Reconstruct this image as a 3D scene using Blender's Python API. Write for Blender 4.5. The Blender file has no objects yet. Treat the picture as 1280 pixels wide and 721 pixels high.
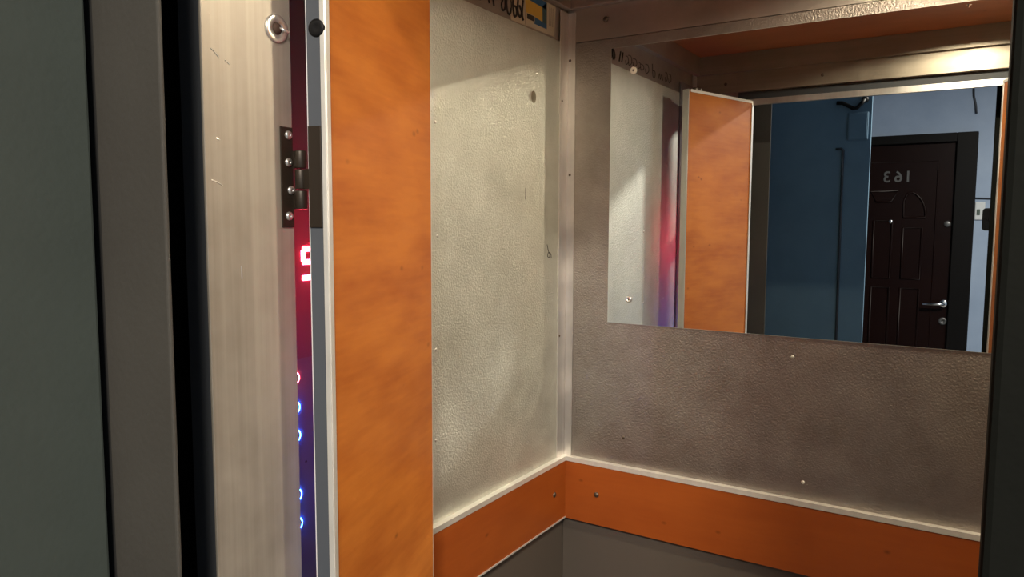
import bpy, bmesh, math, random
from mathutils import Vector, Matrix
random.seed(7)
PI = math.pi
scene = bpy.context.scene
COL = scene.collection

# ------------------------------------------------------------------ materials
def new_mat(name):
    m = bpy.data.materials.new(name); m.use_nodes = True
    return m, m.node_tree, m.node_tree.nodes['Principled BSDF']

def setp(b, **k):
    names = dict(color='Base Color', metal='Metallic', rough='Roughness', spec='Specular IOR Level',
                 emis='Emission Color', estr='Emission Strength', coat='Coat Weight', coatr='Coat Roughness', aniso='Anisotropic')
    for n, v in k.items():
        if n in ('color', 'emis') and len(v) == 3: v = (*v, 1)
        b.inputs[names[n]].default_value = v

def coords(nt, scale=(1, 1, 1)):
    tc = nt.nodes.new('ShaderNodeTexCoord'); mp = nt.nodes.new('ShaderNodeMapping')
    mp.inputs['Scale'].default_value = scale
    nt.links.new(tc.outputs['Object'], mp.inputs['Vector'])
    return mp.outputs['Vector']

def noise(nt, vec, scale, detail=2.0, rough=.5):
    n = nt.nodes.new('ShaderNodeTexNoise')
    n.inputs['Scale'].default_value = scale; n.inputs['Detail'].default_value = detail; n.inputs['Roughness'].default_value = rough
    nt.links.new(vec, n.inputs['Vector'])
    return n.outputs['Fac']

def ramp(nt, fac, stops):
    r = nt.nodes.new('ShaderNodeValToRGB'); e = r.color_ramp.elements
    while len(e) < len(stops): e.new(.5)
    for el, (p, c) in zip(e, stops):
        el.position = p; el.color = (*c, 1) if len(c) == 3 else c
    nt.links.new(fac, r.inputs['Fac'])
    return r.outputs['Color']

def maprange(nt, fac, a, b, c, d):
    m = nt.nodes.new('ShaderNodeMapRange')
    for i, v in zip(('From Min', 'From Max', 'To Min', 'To Max'), (a, b, c, d)): m.inputs[i].default_value = v
    nt.links.new(fac, m.inputs['Value'])
    return m.outputs['Result']

def bump(nt, b, h, strength, dist):
    bp = nt.nodes.new('ShaderNodeBump')
    bp.inputs['Strength'].default_value = strength; bp.inputs['Distance'].default_value = dist
    nt.links.new(h, bp.inputs['Height']); nt.links.new(bp.outputs['Normal'], b.inputs['Normal'])

def plain(name, color, rough=.5, metal=0., **k):
    m, nt, b = new_mat(name); setp(b, color=color, rough=rough, metal=metal, **k)
    return m

def embossed(name, c0, c1, rough=.42, strength=1.0, metal=1.0, scale=340, dist=.0010):
    m, nt, b = new_mat(name)
    v = coords(nt); setp(b, metal=metal)
    cl = ramp(nt, noise(nt, v, 14, 5, .65), [(.32, c0), (.68, c1)])
    nt.links.new(cl, b.inputs['Base Color'])
    nt.links.new(maprange(nt, noise(nt, v, 9, 4, .6), .3, .7, rough - .05, rough + .06), b.inputs['Roughness'])
    h = noise(nt, v, scale, 2.2, .55)
    bump(nt, b, h, strength, dist)
    return m

def brushed(name, c0, c1, rough=.4, metal=.6, axis=2):
    m, nt, b = new_mat(name); setp(b, metal=metal)
    s = [90, 90, 90]; s[axis] = 1.4
    f = noise(nt, coords(nt, tuple(s)), 1.0, 4, .6)
    g = noise(nt, coords(nt), 12, 4, .6)
    mx = nt.nodes.new('ShaderNodeMath'); mx.operation = 'ADD'
    nt.links.new(f, mx.inputs[0]); nt.links.new(g, mx.inputs[1])
    nt.links.new(ramp(nt, maprange(nt, mx.outputs[0], .6, 1.4, 0, 1), [(.25, c0), (.75, c1)]), b.inputs['Base Color'])
    nt.links.new(maprange(nt, g, .3, .7, rough - .06, rough + .08), b.inputs['Roughness'])
    bump(nt, b, f, .08, .0006)
    return m

def laminate(name, c0, c1, rough=.38, stretch=(7, 7, 20)):
    m, nt, b = new_mat(name)
    v = coords(nt, stretch)
    n1 = noise(nt, v, 1.0, 5, .55)
    n2 = noise(nt, coords(nt, (stretch[0] * 2, stretch[1] * 2, stretch[2] * 7)), 1.0, 3, .5)
    ad = nt.nodes.new('ShaderNodeMath'); ad.operation = 'MULTIPLY_ADD'; ad.inputs[1].default_value = .35
    nt.links.new(n2, ad.inputs[0]); nt.links.new(n1, ad.inputs[2])
    base = ramp(nt, ad.outputs[0], [(.40, c0), (.85, c1)])
    # a few small dark flecks, like the pear-wood decor
    vo = nt.nodes.new('ShaderNodeTexVoronoi'); vo.inputs['Scale'].default_value = 1.0
    nt.links.new(coords(nt, (14, 14, 22)), vo.inputs['Vector'])
    fl = ramp(nt, vo.outputs['Distance'], [(.02, (.45, .40, .38)), (.09, (1, 1, 1))])
    mx = nt.nodes.new('ShaderNodeMix'); mx.data_type = 'RGBA'; mx.blend_type = 'MULTIPLY'
    mx.inputs['Factor'].default_value = .8
    nt.links.new(base, mx.inputs[6]); nt.links.new(fl, mx.inputs[7])
    nt.links.new(mx.outputs[2], b.inputs['Base Color'])
    setp(b, rough=rough, spec=.3)
    return m

def painted(name, c0, c1, rough=.5, scale=160, strength=.25, spec=.5):
    m, nt, b = new_mat(name)
    v = coords(nt)
    nt.links.new(ramp(nt, noise(nt, v, 5, 5, .6), [(.3, c0), (.7, c1)]), b.inputs['Base Color'])
    setp(b, rough=rough, spec=spec); bump(nt, b, noise(nt, v, scale, 2, .5), strength, .0012)
    return m

def glow(name, color, strength):
    m, nt, b = new_mat(name); setp(b, color=(.02, .02, .02), emis=color, estr=strength)
    return m

M = {}
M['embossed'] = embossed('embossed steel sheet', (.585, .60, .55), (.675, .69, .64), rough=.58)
M['embossed_dimmed'] = embossed('dimmed embossed steel sheet', (.29, .26, .235), (.385, .355, .325))  # same steel as the side sheets, its weaker reflection put into the colour
M['lintel'] = brushed('brushed lintel steel', (.30, .26, .205), (.36, .315, .25), .42, .75, 0)
M['band'] = embossed('header band steel', (.42, .385, .35), (.50, .46, .42), rough=.46, strength=.12)
M['lower'] = plain('dark grey lower panel', (.085, .072, .062), .42, 0)
M['alu'] = brushed('satin aluminium profile', (.60, .58, .55), (.70, .68, .65), .36, .9)
M['alu_white'] = brushed('pale aluminium trim', (.66, .65, .62), (.74, .73, .70), .45, .55)
M['jamb'] = brushed('worn brushed sheet', (.29, .262, .222), (.38, .348, .30), .48, .5)
M['orange'] = laminate('orange pear laminate', (.31, .078, .0105), (.47, .155, .025))
M['orange_board'] = laminate('orange board laminate', (.235, .050, .0085), (.295, .070, .0115), stretch=(5, 5, 16))
M['ceiling'] = laminate('orange ceiling laminate', (.30, .115, .050), (.40, .155, .065), stretch=(6, 18, 6))
M['leaf_edge'] = plain('grey painted edge', (.070, .080, .098), .5, .1)
M['back_sheet'] = plain('pale back sheet', (.62, .62, .63), .5, 0)
M['hinge'] = plain('dark bronzed hinge', (.028, .020, .014), .45, .4)
M['screw'] = plain('bright zinc screw', (.75, .74, .70), .3, .9)
M['white_washer'] = plain('white plastic washer', (.72, .69, .58), .4)
M['bolt_dark'] = plain('dark bronze bolt', (.11, .085, .065), .4, .7)
M['black'] = plain('black plastic', (.004, .004, .005), .5, 0, spec=.2)
M['rust'] = plain('rusty hole', (.05, .025, .015), .8)
M['cop'] = plain('satin control plate', (.20, .19, .205), .42, .1)
M['cop_window'] = plain('smoked display window', (.20, .12, .13), .4)
M['red_led'] = glow('red display light', (1, .04, .08), 170)
M['red_ring'] = glow('red button ring', (1, .08, .12), 60)
M['blue_ring'] = glow('blue button ring', (.02, .10, 1), 110)
M['lamp'] = glow('warm lamp lens', (1, .84, .60), 3000)
M['chrome'] = plain('chrome', (.8, .8, .8), .15, 1)
M['landing'] = painted('grey green landing paint', (.038, .046, .041), (.046, .056, .050), .65, spec=.15)
M['frame'] = painted('grey landing frame paint', (.050, .047, .042), (.060, .057, .051), .6, spec=.25)
M['post'] = painted('shaded landing post paint', (.0045, .005, .0042), (.006, .0066, .0055), .75, spec=.08)  # colour holds the shadow of the person behind the camera
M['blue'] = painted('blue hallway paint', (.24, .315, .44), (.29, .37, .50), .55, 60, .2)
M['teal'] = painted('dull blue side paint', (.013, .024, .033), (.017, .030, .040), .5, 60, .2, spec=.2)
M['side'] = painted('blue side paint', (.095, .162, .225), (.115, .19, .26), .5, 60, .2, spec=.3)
M['hall_ceiling'] = plain('hallway whitewash', (.6, .6, .6), .8)
M['hall_floor'] = painted('grey terrazzo', (.16, .155, .15), (.24, .235, .23), .4, 60, .05)
M['shaft'] = plain('dark shaft concrete', (.01, .01, .01), .9)
M['navy'] = plain('dark shaft rail', (.03, .034, .04), .6)
M['door'] = painted('dark brown steel door', (.0065, .0022, .0020), (.009, .0032, .0026), .36, 30, .05, spec=.14)
M['door_frame'] = painted('blackish door frame', (.003, .0027, .0027), (.004, .0035, .0035), .5, 30, .05, spec=.12)
M['numeral'] = plain('dull numerals', (.13, .13, .13), .4, .6)
M['cable'] = plain('dark cable', (.03, .035, .045), .6)
M['bell'] = plain('off white bell', (.55, .58, .60), .5)
M['bell_dark'] = plain('dark bell push', (.06, .09, .07), .5)
M['ink'] = plain('black marker ink', (.012, .010, .009), .6)
M['faded_ink'] = plain('faded marker ink', (.04, .032, .028), .6)
M['dull'] = plain('dull thumb smudge', (.24, .215, .16), .55, .6)
M['st_cream'] = plain('sticker cream', (.55, .48, .36), .5)
M['st_yellow'] = plain('sticker yellow', (.62, .38, .06), .5)
M['st_blue'] = plain('sticker blue', (.03, .12, .26), .5)
M['st_teal'] = plain('sticker teal', (.05, .11, .12), .5)
M['st_dark'] = plain('sticker dark', (.03, .025, .02), .5)
M['st_grey'] = plain('sticker grey print', (.22, .20, .17), .5)

# mirror
m, nt, b = new_mat('mirror silver'); setp(b, color=(.775, .82, .845), metal=1, rough=0.0); M['mirror'] = m
M['mirror_edge'] = plain('ground mirror edge', (.45, .47, .45), .5, .5)

# ------------------------------------------------------------------ mesh builder
class MB:
    def __init__(s): s.bm = bmesh.new()
    def box(s, a, b):
        a = Vector(a); b = Vector(b)
        lo = Vector(map(min, a, b)); hi = Vector(map(max, a, b))
        return s.obox((lo + hi) / 2, Vector((1, 0, 0)), Vector((0, 1, 0)), Vector((0, 0, 1)), hi - lo)
    def obox(s, c, X, Y, Z, d):
        c = Vector(c); X, Y, Z = Vector(X).normalized(), Vector(Y).normalized(), Vector(Z).normalized()
        mt = Matrix((X * d[0], Y * d[1], Z * d[2])).transposed().to_4x4(); mt.translation = c
        bmesh.ops.create_cube(s.bm, size=1, matrix=mt); return s
    def cyl(s, p, q, r, r2=None, n=24):
        p, q = Vector(p), Vector(q); d = q - p
        mt = Matrix.Translation((p + q) / 2) @ d.to_track_quat('Z', 'Y').to_matrix().to_4x4()
        bmesh.ops.create_cone(s.bm, cap_ends=True, segments=n, radius1=r, radius2=r if r2 is None else r2, depth=d.length, matrix=mt)
        return s
    def lathe(s, p, axis, prof, n=24):
        """prof: (radius, height along axis) list, closed on the axis where radius is 0"""
        p = Vector(p); q = Vector(axis).to_track_quat('Z', 'Y').to_matrix()
        rings = []
        for r, h in prof:
            if r < 1e-7: rings.append([s.bm.verts.new(p + q @ Vector((0, 0, h)))])
            else: rings.append([s.bm.verts.new(p + q @ Vector((r * math.cos(2 * PI * i / n), r * math.sin(2 * PI * i / n), h))) for i in range(n)])
        for A, B in zip(rings, rings[1:]):
            for i in range(n):
                j = (i + 1) % n
                if len(A) == 1 and len(B) > 1: s.bm.faces.new((A[0], B[i], B[j]))
                elif len(B) == 1 and len(A) > 1: s.bm.faces.new((A[i], A[j], B[0]))
                elif len(A) > 1: s.bm.faces.new((A[i], A[j], B[j], B[i]))
        return s
    def torus(s, c, axis, R, r, n=32, k=10):
        q = Vector(axis).to_track_quat('Z', 'Y').to_matrix(); c = Vector(c); g = []
        for i in range(n):
            a = 2 * PI * i / n
            g.append([s.bm.verts.new(c + q @ Vector(((R + r * math.cos(2 * PI * j / k)) * math.cos(a), (R + r * math.cos(2 * PI * j / k)) * math.sin(a), r * math.sin(2 * PI * j / k)))) for j in range(k)])
        for i in range(n):
            for j in range(k):
                s.bm.faces.new((g[i][j], g[(i + 1) % n][j], g[(i + 1) % n][(j + 1) % k], g[i][(j + 1) % k]))
        return s
    def tube(s, pts, r, k=8, closed=False):
        pts = [Vector(p) for p in pts]; n = len(pts); rings = []
        ref = None
        for i, p in enumerate(pts):
            a = pts[i - 1] if (i or closed) else p
            c = pts[(i + 1) % n] if (i < n - 1 or closed) else p
            t = (c - a).normalized()
            if ref is None:
                ref = t.orthogonal().normalized()
            u = (ref - t * ref.dot(t)).normalized(); v = t.cross(u); ref = u
            rings.append([s.bm.verts.new(p + (u * math.cos(2 * PI * j / k) + v * math.sin(2 * PI * j / k)) * r) for j in range(k)])
        last = n if closed else n - 1
        for i in range(last):
            A, B = rings[i], rings[(i + 1) % n]
            for j in range(k):
                s.bm.faces.new((A[j], A[(j + 1) % k], B[(j + 1) % k], B[j]))
        if not closed:
            s.bm.faces.new(rings[0][::-1]); s.bm.faces.new(rings[-1])
        return s
    def prism(s, poly, off):
        """poly: 3-D points of a planar outline; off: extrusion vector"""
        off = Vector(off); a = [s.bm.verts.new(Vector(p)) for p in poly]; b = [s.bm.verts.new(Vector(p) + off) for p in poly]
        n = len(a)
        s.bm.faces.new(a[::-1]); s.bm.faces.new(b)
        for i in range(n): s.bm.faces.new((a[i], a[(i + 1) % n], b[(i + 1) % n], b[i]))
        return s
    def build(s, name, mat, parent=None, bevel=0, smooth=False):
        bmesh.ops.recalc_face_normals(s.bm, faces=s.bm.faces)
        me = bpy.data.meshes.new(name)
        if parent is not None:
            root = parent; off = Vector((0, 0, 0))
            while root is not None: off += root.location; root = root.parent
            bmesh.ops.translate(s.bm, vec=-off, verts=s.bm.verts)
        if smooth:
            for f in s.bm.faces: f.smooth = True
        s.bm.to_mesh(me); s.bm.free()
        o = bpy.data.objects.new(name, me); COL.objects.link(o)
        me.materials.append(mat)
        if parent is not None: o.parent = parent
        if bevel:
            bv = o.modifiers.new('edge', 'BEVEL'); bv.width = bevel; bv.segments = 2; bv.limit_method = 'ANGLE'
        return o

def thing(name, loc, label, cat, group=None):
    o = bpy.data.objects.new(name, None); COL.objects.link(o)
    o.location = loc; o.empty_display_size = .05
    return tag(o, label, cat, group)

def tag(o, label, cat, group=None):
    o['label'] = label; o['category'] = cat
    if group: o['group'] = group
    return o

def struct(o, label=None):
    o['kind'] = 'structure'
    if label: o['label'] = label
    return o

def dome(p, axis, r, h):
    prof = [(r, 0)] + [(r * math.cos(a), h * math.sin(a)) for a in (.3, .6, .9, 1.2)] + [(0, h)]
    return MB().lathe(p, axis, prof, 16)

# ------------------------------------------------------------------ measures (metres; camera at the origin of x and y)
XL, YB = -.680, 1.265            # faces of the left and back steel sheets
XR = .166
YF = .50                         # outer face of the cabin front
ZC = 2.04                        # cabin ceiling
Z0, Z1 = 1.0245, 1.148           # bumper board bottom and top
ZB, ZK = 1.932, 1.992            # header band bottom, cornice bottom

# ------------------------------------------------------------------ cabin shell
def wall_part(root, name, mat, a, b_, bevel=0): return MB().box(a, b_).build(name, mat, root, bevel)

wl = struct(MB().box((XL - .022, YF + .014, 0), (XL - .005, YB + .025, ZC + .03)).build('wall_left', M['shaft']))
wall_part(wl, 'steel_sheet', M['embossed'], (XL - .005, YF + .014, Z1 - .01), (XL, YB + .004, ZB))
wall_part(wl, 'header_band', M['band'], (XL - .005, YF + .014, ZB + .0012), (XL - .002, YB + .004, ZC))
wall_part(wl, 'lower_panel', M['lower'], (XL - .005, YF + .014, 0), (XL - .001, YB + .004, Z0 + .012))

wb = struct(MB().box((XL - .005, YB + .005, 0), (XR + .022, YB + .025, ZC + .03)).build('wall_back', M['shaft']))
wall_part(wb, 'steel_sheet', M['embossed_dimmed'], (XL, YB, Z1 - .01), (XR, YB + .005, ZB))
wall_part(wb, 'header_band', M['band'], (XL, YB + .0006, ZB + .0012), (XR, YB + .005, ZC))
wall_part(wb, 'lower_panel', M['lower'], (XL, YB + .001, 0), (XR, YB + .005, Z0 + .012))

wr = struct(MB().box((XR + .005, YF + .014, 0), (XR + .022, YB + .005, ZC + .03)).build('wall_right', M['shaft']))
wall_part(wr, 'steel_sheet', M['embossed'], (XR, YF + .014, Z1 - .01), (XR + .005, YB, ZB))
wall_part(wr, 'header_band', M['band'], (XR + .002, YF + .014, ZB + .0012), (XR + .005, YB, ZC))
wall_part(wr, 'lower_panel', M['lower'], (XR + .001, YF + .014, 0), (XR + .005, YB, Z0 + .012))

# cabin front: left and right returns, header over the doorway
JR, YJ = -.570, .406
wf = struct(MB().box((JR - .003, YJ, 0), (JR, YF + .003, ZC + .03)).build('wall_front', M['jamb'], None, .0008))
wall_part(wf, 'jamb_flange', M['navy'], (JR - .031, YJ, 0), (JR - .0031, YJ + .003, ZC + .03))
wall_part(wf, 'return_panel', M['jamb'], (-.699, YF, 0), (JR - .0031, YF + .003, ZC + .03))
wall_part(wf, 'jamb_panel', M['jamb'], (.056, YJ, 0), (.059, YF - .0001, ZC + .03))
wall_part(wf, 'return_panel', M['jamb'], (.033, YF, 0), (XR + .02, YF + .014, ZC + .03))
hd = MB().box((JR, YF + .001, 1.9075), (.033, YF + .012, 1.9225))
hd.build('lintel_strip', M['alu'], wf)
MB().box((JR, YF + .003, 1.9225), (.033, YF + .009, 1.942)).build('lintel_recess', M['navy'], wf)
MB().box((JR, YF + .001, 1.942), (.033, YF + .024, ZK)).build('lintel_band', M['lintel'], wf, .001)
MB().box((XL, YF + .014, 1.942), (JR, YF + .024, ZK)).build('lintel_band', M['lintel'], wf, .001)
MB().box((.033, YF + .014, 1.942), (XR, YF + .024, ZK)).build('lintel_band', M['lintel'], wf, .001)
MB().box((JR, YF + .001, ZK), (.033, YF + .012, ZC + .03)).build('lintel_board', M['band'], wf)

fl = struct(MB().box((XL - .022, YF, -.03), (XR + .022, YB + .025, 0)).build('floor', M['hall_floor']))

# ceiling: laminate board with a round cut-out for the recessed spotlight
LX, LY, LR = -.055, .815, .055
bm_ = MB()
n = 48
outer = [(XL - .022, YF), (XR + .022, YF), (XR + .022, YB + .025), (XL - .022, YB + .025)]
def on_rect(a):
    dx, dy = math.cos(a), math.sin(a); t = 1e9
    for lim, c, d in ((outer[2][0], LX, dx), (outer[0][0], LX, dx)):
        if abs(d) > 1e-9 and (lim - c) / d > 0: t = min(t, (lim - c) / d)
    for lim, c, d in ((outer[2][1], LY, dy), (outer[0][1], LY, dy)):
        if abs(d) > 1e-9 and (lim - c) / d > 0: t = min(t, (lim - c) / d)
    return LX + dx * t, LY + dy * t
angs = sorted([2 * PI * i / n for i in range(n)] + [math.atan2(y - LY, x - LX) % (2 * PI) for x, y in outer])
for z in (ZC, ZC + .016):
    vi = [bm_.bm.verts.new((LX + LR * math.cos(a), LY + LR * math.sin(a), z)) for a in angs]
    vo = [bm_.bm.verts.new((*on_rect(a), z)) for a in angs]
    for i in range(len(angs)):
        j = (i + 1) % len(angs); bm_.bm.faces.new((vi[i], vi[j], vo[j], vo[i]))
cl = struct(bm_.build('ceiling', M['ceiling']))
struct(MB().box((XL - .022, YF, ZC + .075), (XR + .022, YB + .025, ZC + .09)).build('ceiling_roof', M['shaft']))

# cornice and corner profiles
def trim(n, mat, boxes, bevel=.001):
    mb = MB()
    for a, b_ in boxes: mb.box(a, b_)
    return struct(mb.build('trim_%d' % n, mat, None, bevel))
CP = .013
trim(1, M['band'], [((XL - .002, YF + .024, ZK), (XL + CP, YB - .001, ZC))])
trim(2, M['band'], [((XL + CP, YB - CP, ZK), (XR - CP, YB, ZC))])
trim(3, M['band'], [((XR - CP, YF + .024, ZK), (XR + .002, YB - .001, ZC))])
trim(4, M['lintel'], [((XL + CP, YF + .012, ZK), (XR - CP, YF + .034, ZC))])
ct = trim(5, M['alu'], [((XL, 1.2345, Z1), (XL + .002, YB, ZK - .004)), ((XL + .002, YB - .002, Z1), (-.6625, YB, ZK - .004))], .0006)
for (x, y, z, ax) in ((-.6735, YB - .002, 1.9016, (0, -1, 0)), (XL + .002, 1.242, 1.825, (1, 0, 0)), (-.6715, YB - .002, 1.690, (0, -1, 0)), (XL + .002, 1.240, 1.385, (1, 0, 0))):
    dome((x, y, z), ax, .0026, .0012).build('rivet', M['bolt_dark'], ct, 0, True)
trim(6, M['alu'], [((XL, YF + .014, 0), (XL + .002, YF + .055, ZK)), ((XL + .002, YF + .014, 0), (XL + .024, YF + .016, 1.942))], .0006)
trim(7, M['alu'], [((XR - .002, 1.2345, Z1), (XR, YB, ZK - .004)), ((XR - .02, YB - .002, Z1), (XR - .002, YB, ZK - .004))], .0006)

# small screws in the steel sheets
for y, z in ((.8645, 1.744), (.8687, 1.580), (.8635, 1.412), (.862, 1.275), (.735, 1.744), (.735, 1.412)):
    dome((XL, y, z), (1, 0, 0), .0026, .0014).build('screw', M['screw'], wl, 0, True)
for x, z, mt in ((-.2573, 1.3825, 'screw'), (-.2340, 1.1765, 'screw'), (-.5535, 1.2005, 'bolt_dark')):
    dome((x, YB, z), (0, -1, 0), .0030, .0016).build('screw', M[mt], wb, 0, True)
for x, y, z, w, ax in ((-.6024, YB + .0006, 1.9675, wb, (0, -1, 0)),):
    dome((x, y, z), ax, .0055, .004).build('bolt', M['bolt_dark'], w, 0, True)
dome((-.36, YF + .024, 1.965), (0, 1, 0), .004, .003).build('bolt', M['bolt_dark'], wf, 0, True)
dome((-.60, YF + .024, 1.965), (0, 1, 0), .004, .003).build('bolt', M['bolt_dark'], wf, 0, True)

# marks on the left sheet: smudge, pen loop, scribbles on the header band
sm = MB(); sm.lathe((XL, 1.1421, 1.8187), (1, 0, 0), [(.0085, 0), (.0085, .00006), (0, .00006)], 20)
for v in sm.bm.verts: v.co.z = 1.8187 + (v.co.z - 1.8187) * 1.25
sm.build('smudge', M['dull'], wl)
def stroke(mb, pts, x, r=.0009, k=6):
    # smooth polyline through (y, z) points on the plane x
    P = [Vector((x, y, z)) for y, z in pts]; out = []
    for i in range(len(P) - 1):
        p0, p1, p2, p3 = P[max(i - 1, 0)], P[i], P[i + 1], P[min(i + 2, len(P) - 1)]
        for t in (0, .25, .5, .75):
            out.append(.5 * ((2 * p1) + (p2 - p0) * t + (2 * p0 - 5 * p1 + 4 * p2 - p3) * t * t + (3 * p1 - p0 - 3 * p2 + p3) * t ** 3))
    out.append(P[-1]); mb.tube(out, r, k)
g = MB()
stroke(g, [(1.193, 1.560), (1.198, 1.548), (1.2035, 1.541), (1.2005, 1.5355), (1.195, 1.539), (1.1985, 1.545), (1.207, 1.5425), (1.209, 1.534)], XL, .0007)
stroke(g, [(1.116, 1.660), (1.116, 1.640)], XL, .0005)
g.build('pen_mark', M['ink'], wl)
xb = XL - .002
g = MB()
for s in ([(1.000, 1.966), (1.003, 1.953), (1.006, 1.945)], [(1.012, 1.966), (1.016, 1.954), (1.019, 1.944)],
          [(1.046, 1.962), (1.041, 1.952), (1.044, 1.944), (1.051, 1.947), (1.052, 1.960), (1.049, 1.972)],
          [(1.058, 1.976), (1.056, 1.958), (1.060, 1.943), (1.068, 1.944), (1.070, 1.958), (1.066, 1.978)],
          [(1.076, 1.984), (1.074, 1.962), (1.078, 1.942), (1.086, 1.946), (1.084, 1.957), (1.077, 1.958)],
          [(1.090, 1.972), (1.089, 1.953), (1.096, 1.944), (1.101, 1.953), (1.094, 1.963)],
          [(1.106, 1.974), (1.103, 1.951), (1.107, 1.941)]):
    stroke(g, s, XL - .0006 if s[0][0] > 1.07 else xb, .0019)
g.build('graffiti', M['ink'], wl)
g = MB()
rs = random.Random(3)
y = .985
while y > .69:
    w = rs.uniform(.016, .028); h = rs.uniform(.012, .022); zb = 1.945 + rs.uniform(-.003, .003)
    kind = rs.random()
    if kind < .35: pts = [(y, zb), (y - w * .2, zb + h), (y - w * .45, zb), (y - w * .7, zb + h), (y - w, zb)]
    elif kind < .7: pts = [(y, zb + h), (y - w * .6, zb + h), (y - w * .8, zb + h * .4), (y - w * .2, zb), (y, zb + h * .5)]
    else: pts = [(y, zb + h * 1.3), (y - w * .2, zb), (y - w * .7, zb), (y - w * .7, zb + h * .6), (y - w * .1, zb + h * .6)]
    stroke(g, pts, xb, .0010); y -= w + rs.choice((-.004, .001, .005, .016))
g.build('graffiti', M['faded_ink'], wl)

# ------------------------------------------------------------------ bumper boards (orange, waist height)
def bumper(name, a, b_, inward, label, bolts, bottom_lip):
    """a, b_: ends on the wall face; inward: unit vector into the cabin"""
    a, b_, nrm = Vector(a), Vector(b_), Vector(inward)
    T = .010
    r = thing(name, ((a.x + b_.x) / 2, (a.y + b_.y) / 2, Z0), label, 'bumper board', 'bumper boards round the cabin')
    d = (b_ - a).normalized(); L = (b_ - a).length; c = (a + b_) / 2
    MB().obox(c + nrm * T / 2 + Vector((0, 0, (Z0 + Z1 - .006) / 2)), d, nrm, (0, 0, 1), (L, T, Z1 - .006 - Z0)).build('board', M['orange_board'], r)
    cap = MB()
    cap.obox(c + nrm * (T + .0012) / 2 + Vector((0, 0, Z1 - .001)), d, nrm, (0, 0, 1), (L, T + .0012, .002))
    cap.obox(c + nrm * (T + .0006) + Vector((0, 0, Z1 - .005)), d, nrm, (0, 0, 1), (L, .0012, .008))
    cap.build('top_trim', M['alu_white'], r, .0004)
    if bottom_lip:
        MB().obox(c + nrm * (T + .0006) + Vector((0, 0, Z0 + .0012)), d, nrm, (0, 0, 1), (L, .0012, .0026)).build('bottom_trim', M['alu_white'], r)
    for t in bolts:
        p = a + d * t + nrm * T
        dome((p.x, p.y, 1.0835), nrm, .0052, .0035).build('bolt', M['bolt_dark'], r, 0, True)
    return r
bumper('bumper_board', (XL, YF + .05, 0), (XL, YB, 0), (1, 0, 0), 'orange wood-look bumper board along the left steel wall, pale trim above and below', (1.2112 - YF - .05, .12), True)
bumper('bumper_board', (XL + .010, YB, 0), (XR - .010, YB, 0), (0, -1, 0), 'long orange wood-look bumper board along the back wall below the mirror', (-.6028 - XL - .010, .74), False)
bumper('bumper_board', (XR, YF + .30, 0), (XR, YB, 0), (-1, 0, 0), 'orange wood-look bumper board on the right steel wall behind the right door leaf', (.4,), True)

# ------------------------------------------------------------------ mirror on the back wall
MX0, MX1, MZ0, MZ1 = -.588, .125, 1.4156, 1.9135
mr = thing('mirror', (-.23, YB, MZ0), 'frameless rectangular mirror screwed to the back steel wall, reflecting the hallway', 'mirror')
MB().box((MX0, 1.2602, MZ0), (MX1, YB, MZ1)).build('backing', M['mirror_edge'], mr)
MB().box((MX0 + .0006, 1.2600, MZ0 + .0006), (MX1 - .0006, 1.2602, MZ1 - .0006)).build('glass', M['mirror'], mr)
for x, z in ((-.5439, 1.870), (-.5455, 1.461), (.09, 1.870), (.09, 1.461)):
    w = MB().lathe((x, 1.26, z), (0, -1, 0), [(.0062, 0), (.0062, .0016), (.0048, .0026), (.0020, .0026), (.0018, .0014), (0, .0014)], 24).build('washer', M['white_washer'] if z > 1.8 else M['screw'], mr, 0, True)
    dome((x, 1.2588, z), (0, -1, 0), .0019, .0018).build('screw', M['bolt_dark'], w, 0, True)

# ------------------------------------------------------------------ cabin door leaves (open inward)
def door_leaf(A, B, thick_side, label, z0=.012, z1=1.918):
    """A: hinge-side corner of the orange face, B: free corner; board grows to thick_side"""
    A, B = Vector((*A, 0)), Vector((*B, 0)); t = (B - A).normalized(); nn = Vector((t.y, -t.x, 0))
    if nn.x * thick_side > 0: nn = -nn         # nn: towards the cabin middle (orange side)
    L = (B - A).length; T = .0185; W = .0035
    r = thing('elevator_door_leaf', (A.x, A.y, z0), label, 'door', 'cabin door leaves')
    mid = lambda u, n_, z: A + t * u + nn * n_ + Vector((0, 0, z))
    P = MB().obox(mid(L / 2, -T / 2, (z0 + z1) / 2), t, nn, (0, 0, 1), (L - .002, T - .0012, z1 - z0 - .004)).build('panel', M['orange'], r)
    # aluminium edge profiles: a lip on the face and a rounded corner; grey web on the edge
    for u, sgn in ((0, -1), (L, 1)):
        if u == 0:
            e = MB()
            e.obox(mid(u + .0035, .0006, (z0 + z1) / 2), t, nn, (0, 0, 1), (.0075, .0016, z1 - z0))
            e.obox(mid(u - .0008, -.0018, (z0 + z1) / 2), t, nn, (0, 0, 1), (.0016, .0050, z1 - z0))
            e.build('edge_trim', M['alu_white'], r, .0004)
        w = MB().obox(mid(u + sgn * .0006, -T / 2 - (.002 if u == 0 else .0002), (z0 + z1) / 2), t, nn, (0, 0, 1), (.0012, T - (.005 if u == 0 else .001), z1 - z0))
        w.build('edge_strip', M['leaf_edge'] if u == 0 else M['alu_white'], r)
    for z, sgn in ((z0, 1), (z1, -1)):
        MB().obox(mid(L / 2, .0006, z + sgn * .0035), t, nn, (0, 0, 1), (L - .009, .0016, .007)).build('edge_trim', M['alu_white'], r, .0006)
    MB().obox(mid(L / 2, -T - .0006, (z0 + z1) / 2), t, nn, (0, 0, 1), (L, .0012, z1 - z0)).build('back_sheet', M['back_sheet'], r)
    return r, mid, t, nn
lf, lmid, lt, ln = door_leaf((-.5302, .5088), (-.6118, .7692), -1, 'orange laminate cabin door leaf with pale edge trim, folded open at the left wall')
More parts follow.
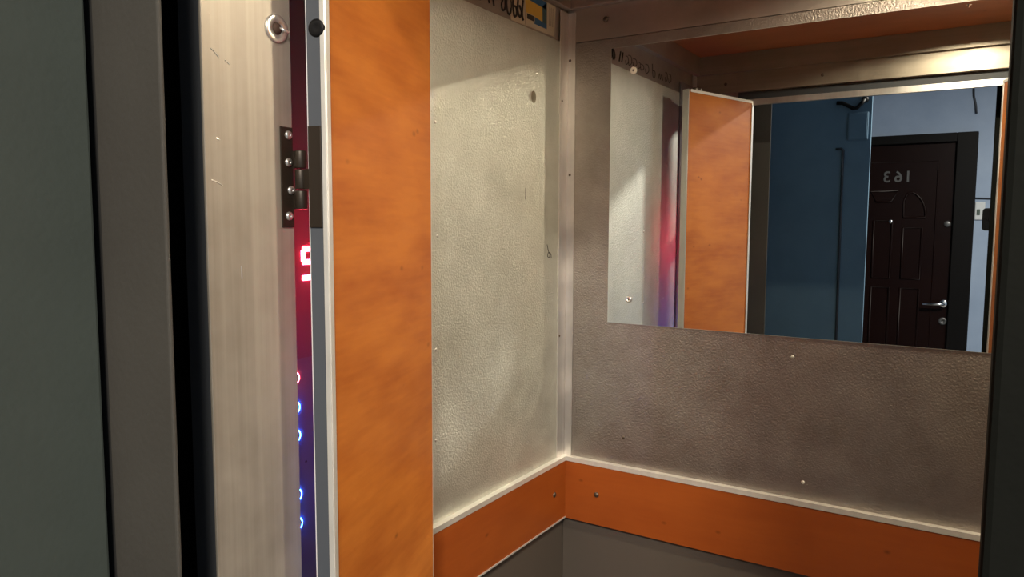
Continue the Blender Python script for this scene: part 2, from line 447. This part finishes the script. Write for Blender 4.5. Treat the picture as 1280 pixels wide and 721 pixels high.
MB().lathe(lmid(-.0003, -.0075, 1.780), -lt, [(.0085, 0), (.0085, .0012), (.006, .002), (.003, .002), (0, .001)], 20).build('bolt', M['black'], lf, 0, True)
# pivot fitting on top of the free corner
pv = MB().obox(lmid(.232, -.008, 1.9215), lt, ln, (0, 0, 1), (.026, .010, .007)).build('pivot_plate', M['bolt_dark'], lf, .0006)
for u in (.2235, .2405):
    MB().lathe(lmid(u, -.003, 1.9215), ln, [(.0027, 0), (.0027, .0012), (0, .0020)], 12).build('pivot_screw', M['screw'], pv, 0, True)
door_leaf((.0154, .5088), (.0930, .7692), 1, 'orange laminate cabin door leaf at the right edge, seen as a strip in the mirror')

# ------------------------------------------------------------------ hinge between the cabin front and the left leaf
hg = thing('hinge', (JR + .008, YF, 1.595), 'dark butt hinge with four bright screws joining the steel jamb and the left door leaf', 'hinge')
HZ0, HZ1 = 1.5945, 1.690
MB().box((JR, .4872, HZ0), (JR + .0016, YF + .0020, HZ1)).build('fixed_plate', M['hinge'], hg, .0006)
MB().obox(lmid(-.0022, -.0112, (HZ0 + HZ1) / 2), lt, ln, (0, 0, 1), (.0016, .0135, HZ1 - HZ0)).build('moving_plate', M['hinge'], hg, .0005)
kx, ky = -.5600, YF + .0035
for z0, z1 in ((1.612, 1.630), (1.631, 1.650), (1.651, 1.668)):
    MB().cyl((kx, ky, z0), (kx, ky, z1), .0058).build('knuckle', M['hinge'], hg, .001, True)
for z0, z1 in ((1.612, 1.630), (1.651, 1.668)):
    MB().box((JR + .0002, YF + .0012, z0), (kx, YF + .0026, z1)).build('knuckle_tab', M['hinge'], hg)
MB().obox((lmid(-.0022, -.0175, 1.6405) + Vector((kx, ky, 1.6405))) / 2, (lmid(-.0022, -.0175, 0) - Vector((kx, ky, 0))), (lmid(-.0022, -.0175, 0) - Vector((kx, ky, 0))).cross(Vector((0, 0, 1))), (0, 0, 1),
          ((lmid(-.0022, -.0175, 0) - Vector((kx, ky, 0))).length, .0014, .019)).build('knuckle_tab', M['hinge'], hg)
for y, z in ((.4965, 1.6825), (.4960, 1.6567), (.4985, 1.6301), (.4955, 1.6054)):
    s = MB().lathe((JR + .0016, y, z), (1, 0, 0), [(.0042, 0), (.0040, .0010), (.0022, .0022), (.0012, .0022), (.0010, .0012), (0, .0012)], 20).build('screw', M['screw'], hg, 0, True)
    s['label'] = 'bright zinc screw'

# bolt with washer on the jamb (belongs to the cabin front)
bw = MB().lathe((JR, .4862, 1.7795), (1, 0, 0), [(.0128, 0), (.0128, .0015), (.0120, .0020), (.0060, .0020), (.0056, .0008), (0, .0008)], 32).build('washer', M['screw'], wf, 0, True)
MB().lathe((JR + .0008, .4862, 1.7795), (1, 0, 0), [(.0056, 0), (.0052, .0012), (.0030, .0030), (0, .0034)], 16).build('bolt', M['rust'], bw, 0, True)
MB().tube([(JR + .003, .4875, 1.7800), (JR + .008, .4945, 1.7770)], .0013).build('stud', M['screw'], bw, 0, True)

for y0, z0, y1, z1 in ((.4150, 1.7480, .4230, 1.7415), (.4290, 1.7405, .4335, 1.7375), (.4120, 1.6360, .4230, 1.6315), (.4180, 1.6720, .4215, 1.6710), (.4400, 1.5600, .4405, 1.5480)):
    MB().tube([(JR + .0001, y0, z0), (JR + .0001, (y0 + y1) / 2, (z0 + z1) / 2 + .0006), (JR + .0001, y1, z1)], .0004, 6).build('scratch', M['screw'], wf)

# ------------------------------------------------------------------ control panel on the left wall behind the leaf
XC = XL + .0045
cp = thing('control_panel', (XL, .61, 1.06), 'lift control panel with red floor digit and lit button rings behind the door hinge', 'control panel')
MB().box((XL, .560, 1.06), (XC, .650, 1.96)).build('plate', M['cop'], cp, .001)
dw = MB().box((XC, .572, 1.440), (XC + .0012, .646, 1.640)).build('display', M['cop_window'], cp)
XD = XC + .0012
def seg(y0, z0, y1, z1): 
    return MB().box((XD, y0, z0), (XD + .0006, y1, z1)).build('segment', M['red_led'], dw)
dy0, dy1, w = .6040, .6320, .0056
seg(dy0 + .002, 1.5655, dy1 - .002, 1.5655 + w)           # top
seg(dy0, 1.5540, dy0 + w, 1.5665)                         # upper left
seg(dy0 + .002, 1.5500, dy1 - .002, 1.5500 + w)           # middle
seg(dy1 - w, 1.5360, dy1, 1.5500)                         # lower right
seg(dy0 + .001, 1.5315, dy1 - .001, 1.5315 + w)           # bottom
YR = .5896
for yb, z, c in [(YR, z_, c_) for z_, c_ in ((1.4177, 'red'), (1.3827, 'blue'), (1.3488, 'blue'), (1.2769, 'blue'), (1.2417, 'blue'))]:
    bt = MB().lathe((XC, yb, z), (1, 0, 0), [(.0066, 0), (.0066, .0016), (0, .0019)], 24).build('button', M['cop'], cp, 0, True)
    MB().torus((XC + .0005, yb, z), (1, 0, 0), .0073, .0010).build('button_ring', M[c + '_ring'], bt, 0, True)
    bt['label'] = 'push button with a glowing %s ring' % c
dome((XC, .606, 1.3135), (1, 0, 0), .0016, .0008).build('screw', M['bolt_dark'], cp, 0, True)

# ------------------------------------------------------------------ sticker on the header band
XS = XL - .002
st = thing('sticker', (XS, 1.14, 1.931), 'cream advertising sticker with yellow and blue picture, stuck high on the left wall', 'sticker')
def quad(name, mat, pts, x0, th=.0003, parent=st):
    return MB().prism([(x0, y, z) for y, z in pts], (th, 0, 0)).build(name, mat, parent)
quad('card', M['st_cream'], [(1.0705, 1.9335), (1.2163, 1.9365), (1.2210, 1.9905), (1.064, 1.9905)], XS, .0006)
X1 = XS + .0006
quad('picture', M['st_yellow'], [(1.118, 1.9490), (1.176, 1.9475), (1.178, 1.9900), (1.112, 1.9900)], X1, .0002)
quad('picture_band', M['st_blue'], [(1.1425, 1.9440), (1.1880, 1.9440), (1.1880, 1.9520), (1.1425, 1.9560)], X1 + .0002, .0002)
quad('picture_band', M['st_blue'], [(1.128, 1.9800), (1.185, 1.9770), (1.185, 1.9900), (1.124, 1.9900)], X1 + .0002, .0002)
quad('picture_band', M['st_teal'], [(1.173, 1.9520), (1.188, 1.9520), (1.188, 1.9900), (1.172, 1.9800)], X1 + .0002, .0002)
quad('inset_border', M['st_cream'], [(1.1185, 1.9460), (1.1460, 1.9460), (1.1460, 1.9570), (1.1180, 1.9570)], X1 + .0004, .0002)
quad('inset', M['st_dark'], [(1.1200, 1.9472), (1.1445, 1.9472), (1.1445, 1.9560), (1.1195, 1.9560)], X1 + .0006, .0002)
quad('divider', M['st_grey'], [(1.1148, 1.9365), (1.1160, 1.9365), (1.1110, 1.9900), (1.1098, 1.9900)], X1, .0002)
for y in (1.197, 1.203, 1.209):
    quad('print_line', M['st_grey'], [(y, 1.952), (y + .0016, 1.952), (y + .0022, 1.985), (y + .0006, 1.985)], X1, .0002)

# ------------------------------------------------------------------ recessed spotlight in the cabin ceiling
sp = thing('recessed_spotlight', (LX, LY, ZC), 'small round recessed spotlight in the orange cabin ceiling near the middle', 'ceiling light')
LD = .010
MB().lathe((LX, LY, ZC), (0, 0, 1), [(.058, -.0012), (.058, 0), (.0545, .0), (.0545, .060), (.0, .060), (.0, .058), (.0535, .058), (.0535, -.0012), (.058, -.0012)], 40).build('rim', M['chrome'], sp, 0, True)
MB().lathe((LX, LY, ZC + LD), (0, 0, 1), [(0, 0), (.026, 0), (.030, .012), (.030, .03), (0, .03)], 32).build('bulb', M['chrome'], sp, 0, True)
MB().lathe((LX, LY, ZC + LD - .0005), (0, 0, 1), [(0, 0), (.015, 0), (.015, .0003), (0, .0003)], 32).build('lens', M['lamp'], sp)

tag(MB().lathe((-.0526, .7216, ZC), (0, 0, -1), [(.006, 0), (.006, .001), (.0025, .0018), (.0022, .005), (0, .0055)], 16).build('rim_glint_stud', M['chrome'], None, 0, True), 'tiny chrome stud added for the spotlight rim glint at the top of the mirror', 'stud')  # stud added to give the glint of the spotlight rim

# ------------------------------------------------------------------ landing: frame, door leaf, walls
def wallbox(name, mat, a, b_): return struct(MB().box(a, b_).build(name, mat))
YLF = .337
struct(MB().box((-.6120, YLF, 0), (-.5235, YLF + .004, 2.14)).build('trim_8', M['frame'], None, .0015))
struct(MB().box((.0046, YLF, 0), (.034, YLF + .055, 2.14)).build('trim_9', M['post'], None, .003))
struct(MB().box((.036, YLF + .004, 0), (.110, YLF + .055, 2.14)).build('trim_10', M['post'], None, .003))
struct(MB().box((-.6120, YLF, 2.14), (.110, YLF + .055, 2.22)).build('trim_11', M['frame'], None, .003))
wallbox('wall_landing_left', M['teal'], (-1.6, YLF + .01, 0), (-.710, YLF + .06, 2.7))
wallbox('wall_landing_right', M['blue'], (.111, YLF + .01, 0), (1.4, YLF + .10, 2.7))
wallbox('wall_landing_top', M['blue'], (-.6125, YLF + .01, 2.221), (.111, YLF + .10, 2.7))
wallbox('wall_shaft_left', M['shaft'], (-1.05, YLF + .10, 0), (-1.0, 1.6, 2.7))
wallbox('wall_shaft_right', M['shaft'], (.40, YLF + .10, 0), (.45, 1.6, 2.7))
wallbox('wall_shaft_back', M['shaft'], (-1.05, 1.6, 0), (.45, 1.65, 2.7))
wallbox('ceiling_shaft', M['shaft'], (-1.05, YLF + .10, 2.7), (.45, 1.65, 2.75))

struct(MB().box((-.66, YLF + .001, 0), (-.6125, YLF + .008, 2.14)).build('trim_13', M['shaft']))  # dark strip added to stand in for shade in the gap beside the leaf

# landing door leaf standing open to the left of the camera
H, F = Vector((-.6065, .329, 0)), Vector((-.750, -.530, 0))
t = (F - H).normalized(); nn = Vector((-t.y, t.x, 0))
if nn.x < 0: nn = -nn
Lw = (F - H).length
ld = struct(MB().obox(H + t * Lw / 2 - nn * .02 + Vector((0, 0, 1.065)), t, nn, (0, 0, 1), (Lw, .04, 2.11)).build('door_2', M['landing'], None, .002))

# hallway
YD = -2.88
wallbox('wall_hall_far', M['blue'], (-2.4, YD - .10, 0), (1.4, YD, 2.7))
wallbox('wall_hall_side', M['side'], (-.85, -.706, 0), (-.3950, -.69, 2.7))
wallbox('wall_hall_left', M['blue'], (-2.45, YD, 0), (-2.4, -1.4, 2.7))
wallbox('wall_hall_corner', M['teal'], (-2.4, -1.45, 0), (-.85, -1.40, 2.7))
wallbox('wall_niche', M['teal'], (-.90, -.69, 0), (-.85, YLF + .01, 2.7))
wallbox('wall_hall_right', M['blue'], (1.4, YD, 0), (1.45, YLF + .10, 2.7))
wallbox('floor_hall', M['hall_floor'], (-2.45, YD, -.03), (1.45, YLF + .10, 0))
wallbox('ceiling_hall', M['hall_ceiling'], (-2.45, YD, 2.7), (1.45, YLF + .10, 2.75))

# ------------------------------------------------------------------ apartment door
d1 = struct(MB().box((-.955, YD, .01), (-.1766, YD + .045, 2.10)).build('door_1', M['door'], None, .003))
YP = YD + .045
fr = MB()
fr.box((-.1766, YD, 0), (-.0665, YD + .075, 2.155)); fr.box((-1.065, YD, 0), (-.955, YD + .075, 2.155)); fr.box((-.955, YD, 2.10), (-.1766, YD + .075, 2.155))
fr.build('door_frame', M['door_frame'], d1, .004)
def mould(pts, r=.0075):
    MB().tube([(x, YP + .001, z) for x, z in pts], r, 8, True).build('moulding', M['door'], d1, 0, True)
def rect(x0, x1, z0, z1): return [(x0, z0), (x1, z0), (x1, z1), (x0, z1)]
CX = -.565
mould(rect(CX - .053, CX + .053, 1.25, 1.62)); mould(rect(CX - .053, CX + .053, .62, 1.19)); mould(rect(CX - .053, CX + .053, .16, .56))
mould([(CX - .045, 1.742), (CX + .045, 1.742), (CX + .078, 1.808), (CX - .078, 1.808)])
for sg in (-1, 1):
    c = CX + sg * .170
    mould(rect(c - .053, c + .053, 1.25, 1.575)); mould(rect(c - .053, c + .053, .62, 1.19)); mould(rect(c - .053, c + .053, .16, .56))
    a0, a1 = c - sg * .055, c + sg * .068
    pts = [(a0, 1.640), (a1, 1.640)] + [(a0 + (a1 - a0) * math.cos(a), 1.655 + .155 * math.sin(a)) for a in [i * PI / 16 for i in range(0, 7)]] + [(a0 + (a1 - a0) * .15, 1.790), (a0, 1.745)]
    mould(pts)
mould(rect(-.86, -.27, .10, 1.99), .005)
cu = bpy.data.curves.new('num', 'FONT')
for ch, x in (('3', -.5545), ('6', -.4890), ('1', -.4340)):
    cu.body = ch; cu.size = .098; cu.extrude = .002; cu.align_x = 'CENTER'; cu.offset = .001
    tmp = bpy.data.objects.new('tmp', cu); COL.objects.link(tmp)
    bpy.context.view_layer.update()
    me = bpy.data.meshes.new_from_object(tmp.evaluated_get(bpy.context.evaluated_depsgraph_get()))
    bpy.data.objects.remove(tmp)
    me.name = 'numeral'
    me.transform(Matrix.Translation((x, YP + .004, 1.865)) @ Matrix.Rotation(PI, 4, 'Z') @ Matrix.Rotation(PI / 2, 4, 'X'))
    o = bpy.data.objects.new('numeral', me); COL.objects.link(o); o.parent = d1; me.materials.append(M['numeral'])
bpy.data.curves.remove(cu)
hn = MB().lathe((-.2020, YP, 1.105), (0, 1, 0), [(.025, 0), (.025, .006), (.018, .010), (0, .010)], 24).build('handle_rose', M['chrome'], d1, 0, True)
MB().tube([(-.2020, YP + .008, 1.105), (-.2020, YP + .045, 1.105), (-.215, YP + .052, 1.105), (-.315, YP + .050, 1.100)], .008, 10).build('handle', M['chrome'], hn, 0, True)
MB().lathe((-.2020, YP, .995), (0, 1, 0), [(.024, 0), (.024, .005), (.018, .008), (.006, .008), (.006, .006), (0, .006)], 24).build('keyhole', M['numeral'], d1, 0, True)
MB().lathe((CX + .045, YP, 1.615), (0, 1, 0), [(.013, 0), (.013, .006), (.008, .010), (0, .011)], 20).build('peephole', M['chrome'], d1, 0, True)
MB().lathe((-.205, YP, 1.600), (0, 1, 0), [(.020, 0), (.020, .004), (.012, .008), (0, .008)], 20).build('lock_cover', M['numeral'], d1, 0, True)

# ------------------------------------------------------------------ things in the hallway seen in the mirror
db = thing('doorbell', (-.052, YD, 1.62), 'small pale doorbell on the blue wall beside the dark door', 'doorbell')
MB().box((-.066, YD, 1.625), (-.012, YD + .012, 1.735)).build('casing', M['bell'], db, .006)
MB().box((-.055, YD + .012, 1.655), (-.038, YD + .017, 1.690)).build('push_button', M['bell_dark'], db, .002)
tag(MB().tube([(-.0665, YD + .004, 1.757), (.05, YD + .004, 1.752), (1.39, YD + .004, 1.750)], .005).build('cable', M['cable'], None, 0, True), 'thin dark cable running level along the blue wall right of the dark door', 'cable')
tag(MB().tube([(-.108, YD + .004, 2.42), (-.105, YD + .004, 2.375), (-.092, YD + .006, 2.32), (-.086, YD + .012, 2.268)], .006).build('loose_cable', M['cable'], None, 0, True), 'short loose cable end hanging on the blue wall above the dark door', 'cable')
YW = -.69
eb = thing('electrical_box', (-.445, YW, 1.925), 'flat blue-painted electrical box at the edge of the hallway wall, seen in the mirror', 'box')
MB().box((-.4780, YW, 1.925), (-.4050, YW + .008, 2.030)).build('casing', M['side'], eb, .002)
MB().box((-.4740, YW + .008, 1.929), (-.4090, YW + .010, 2.026)).build('lid', M['side'], eb, .001)
br = thing('wall_bracket', (-.47, YW, 2.05), 'bent black bracket above the electrical box on the hallway wall', 'bracket')
MB().lathe((-.420, YW, 2.078), (0, 1, 0), [(.013, 0), (.013, .006), (.010, .016), (0, .018)], 20).build('wall_plate', M['black'], br, 0, True)
MB().tube([(-.420, YW + .014, 2.078), (-.430, YW + .018, 2.062), (-.446, YW + .018, 2.046), (-.460, YW + .018, 2.045), (-.480, YW + .018, 2.058), (-.498, YW + .018, 2.068), (-.520, YW + .018, 2.070)], .0075, 10).build('arm', M['black'], br, 0, True)
tag(MB().tube([(-.518, YW + .004, 1.893), (-.497, YW + .004, 1.893), (-.491, YW + .004, 1.887), (-.488, YW + .004, 1.0)], .0048, 8).build('conduit', M['cable'], None, 0, True), 'dark conduit running down the shaded hallway wall left of the dark door', 'conduit')

# phone held up by the photographer, right behind the camera
ph = thing('phone', (.06, -.016, 1.582), 'black mobile phone held level, its rounded corner showing in the mirror', 'phone')
def rrect(x0, x1, z0, z1, r, y):
    out = []
    for cx, cz, a0 in ((x1 - r, z1 - r, 0), (x0 + r, z1 - r, 90), (x0 + r, z0 + r, 180), (x1 - r, z0 + r, 270)):
        for i in range(7):
            a = math.radians(a0 + 15 * i); out.append((cx + r * math.cos(a), y, cz + r * math.sin(a)))
    return out
MB().prism(rrect(-.0118, .136, 1.5815, 1.6455, .009, -.020), (0, .008, 0)).build('body', M['black'], ph, .001)
for x in (.004, .022):
    MB().lathe((x, -.012, 1.615), (0, 1, 0), [(.006, 0), (.006, .0015), (.0045, .0018), (0, .0012)], 20).build('lens', M['black'], ph, 0, True)

# ------------------------------------------------------------------ lights
def area(name, loc, target, size, power, color):
    l = bpy.data.lights.new(name, 'AREA'); l.shape = 'DISK'; l.size = size; l.energy = power; l.color = color
    o = bpy.data.objects.new(name, l); COL.objects.link(o); o.location = loc
    o.rotation_euler = (Vector(target) - Vector(loc)).to_track_quat('-Z', 'Y').to_euler()
    return o
area('hallway_ceiling_lamp', (.50, -.95, 2.62), (.3, -.95, 0), .35, 100, (1, .89, .74))

w = bpy.data.worlds.new('World'); scene.world = w; w.use_nodes = True
w.node_tree.nodes['Background'].inputs[0].default_value = (.01, .012, .015, 1)

# ------------------------------------------------------------------ camera
cam = bpy.data.cameras.new('camera'); co = bpy.data.objects.new('camera', cam); COL.objects.link(co)
cam.sensor_width = 36; cam.lens = 932.56 / 1280 * 36; cam.clip_start = .002
yaw, pitch, roll = .5647, .0882, .0035
cam_m = Matrix.Rotation(yaw, 4, 'Z') @ Matrix.Rotation(PI / 2 - pitch, 4, 'X') @ Matrix.Rotation(roll, 4, 'Z')
co.matrix_world = Matrix.Translation((0, 0, 1.6)) @ cam_m
scene.camera = co

scene.view_settings.view_transform = 'Standard'; scene.view_settings.look = 'None'
scene.view_settings.gamma = 1; scene.view_settings.use_curve_mapping = False
scene.view_settings.exposure = 0
cy = scene.cycles
cy.max_bounces = 10; cy.diffuse_bounces = 5; cy.glossy_bounces = 8
cy.caustics_reflective = True; cy.blur_glossy = 0
cy.sample_clamp_indirect = 0
cy.use_denoising = True
try:
    cy.use_guiding = True; cy.use_surface_guiding = True; cy.guiding_training_samples = 24
except Exception: pass
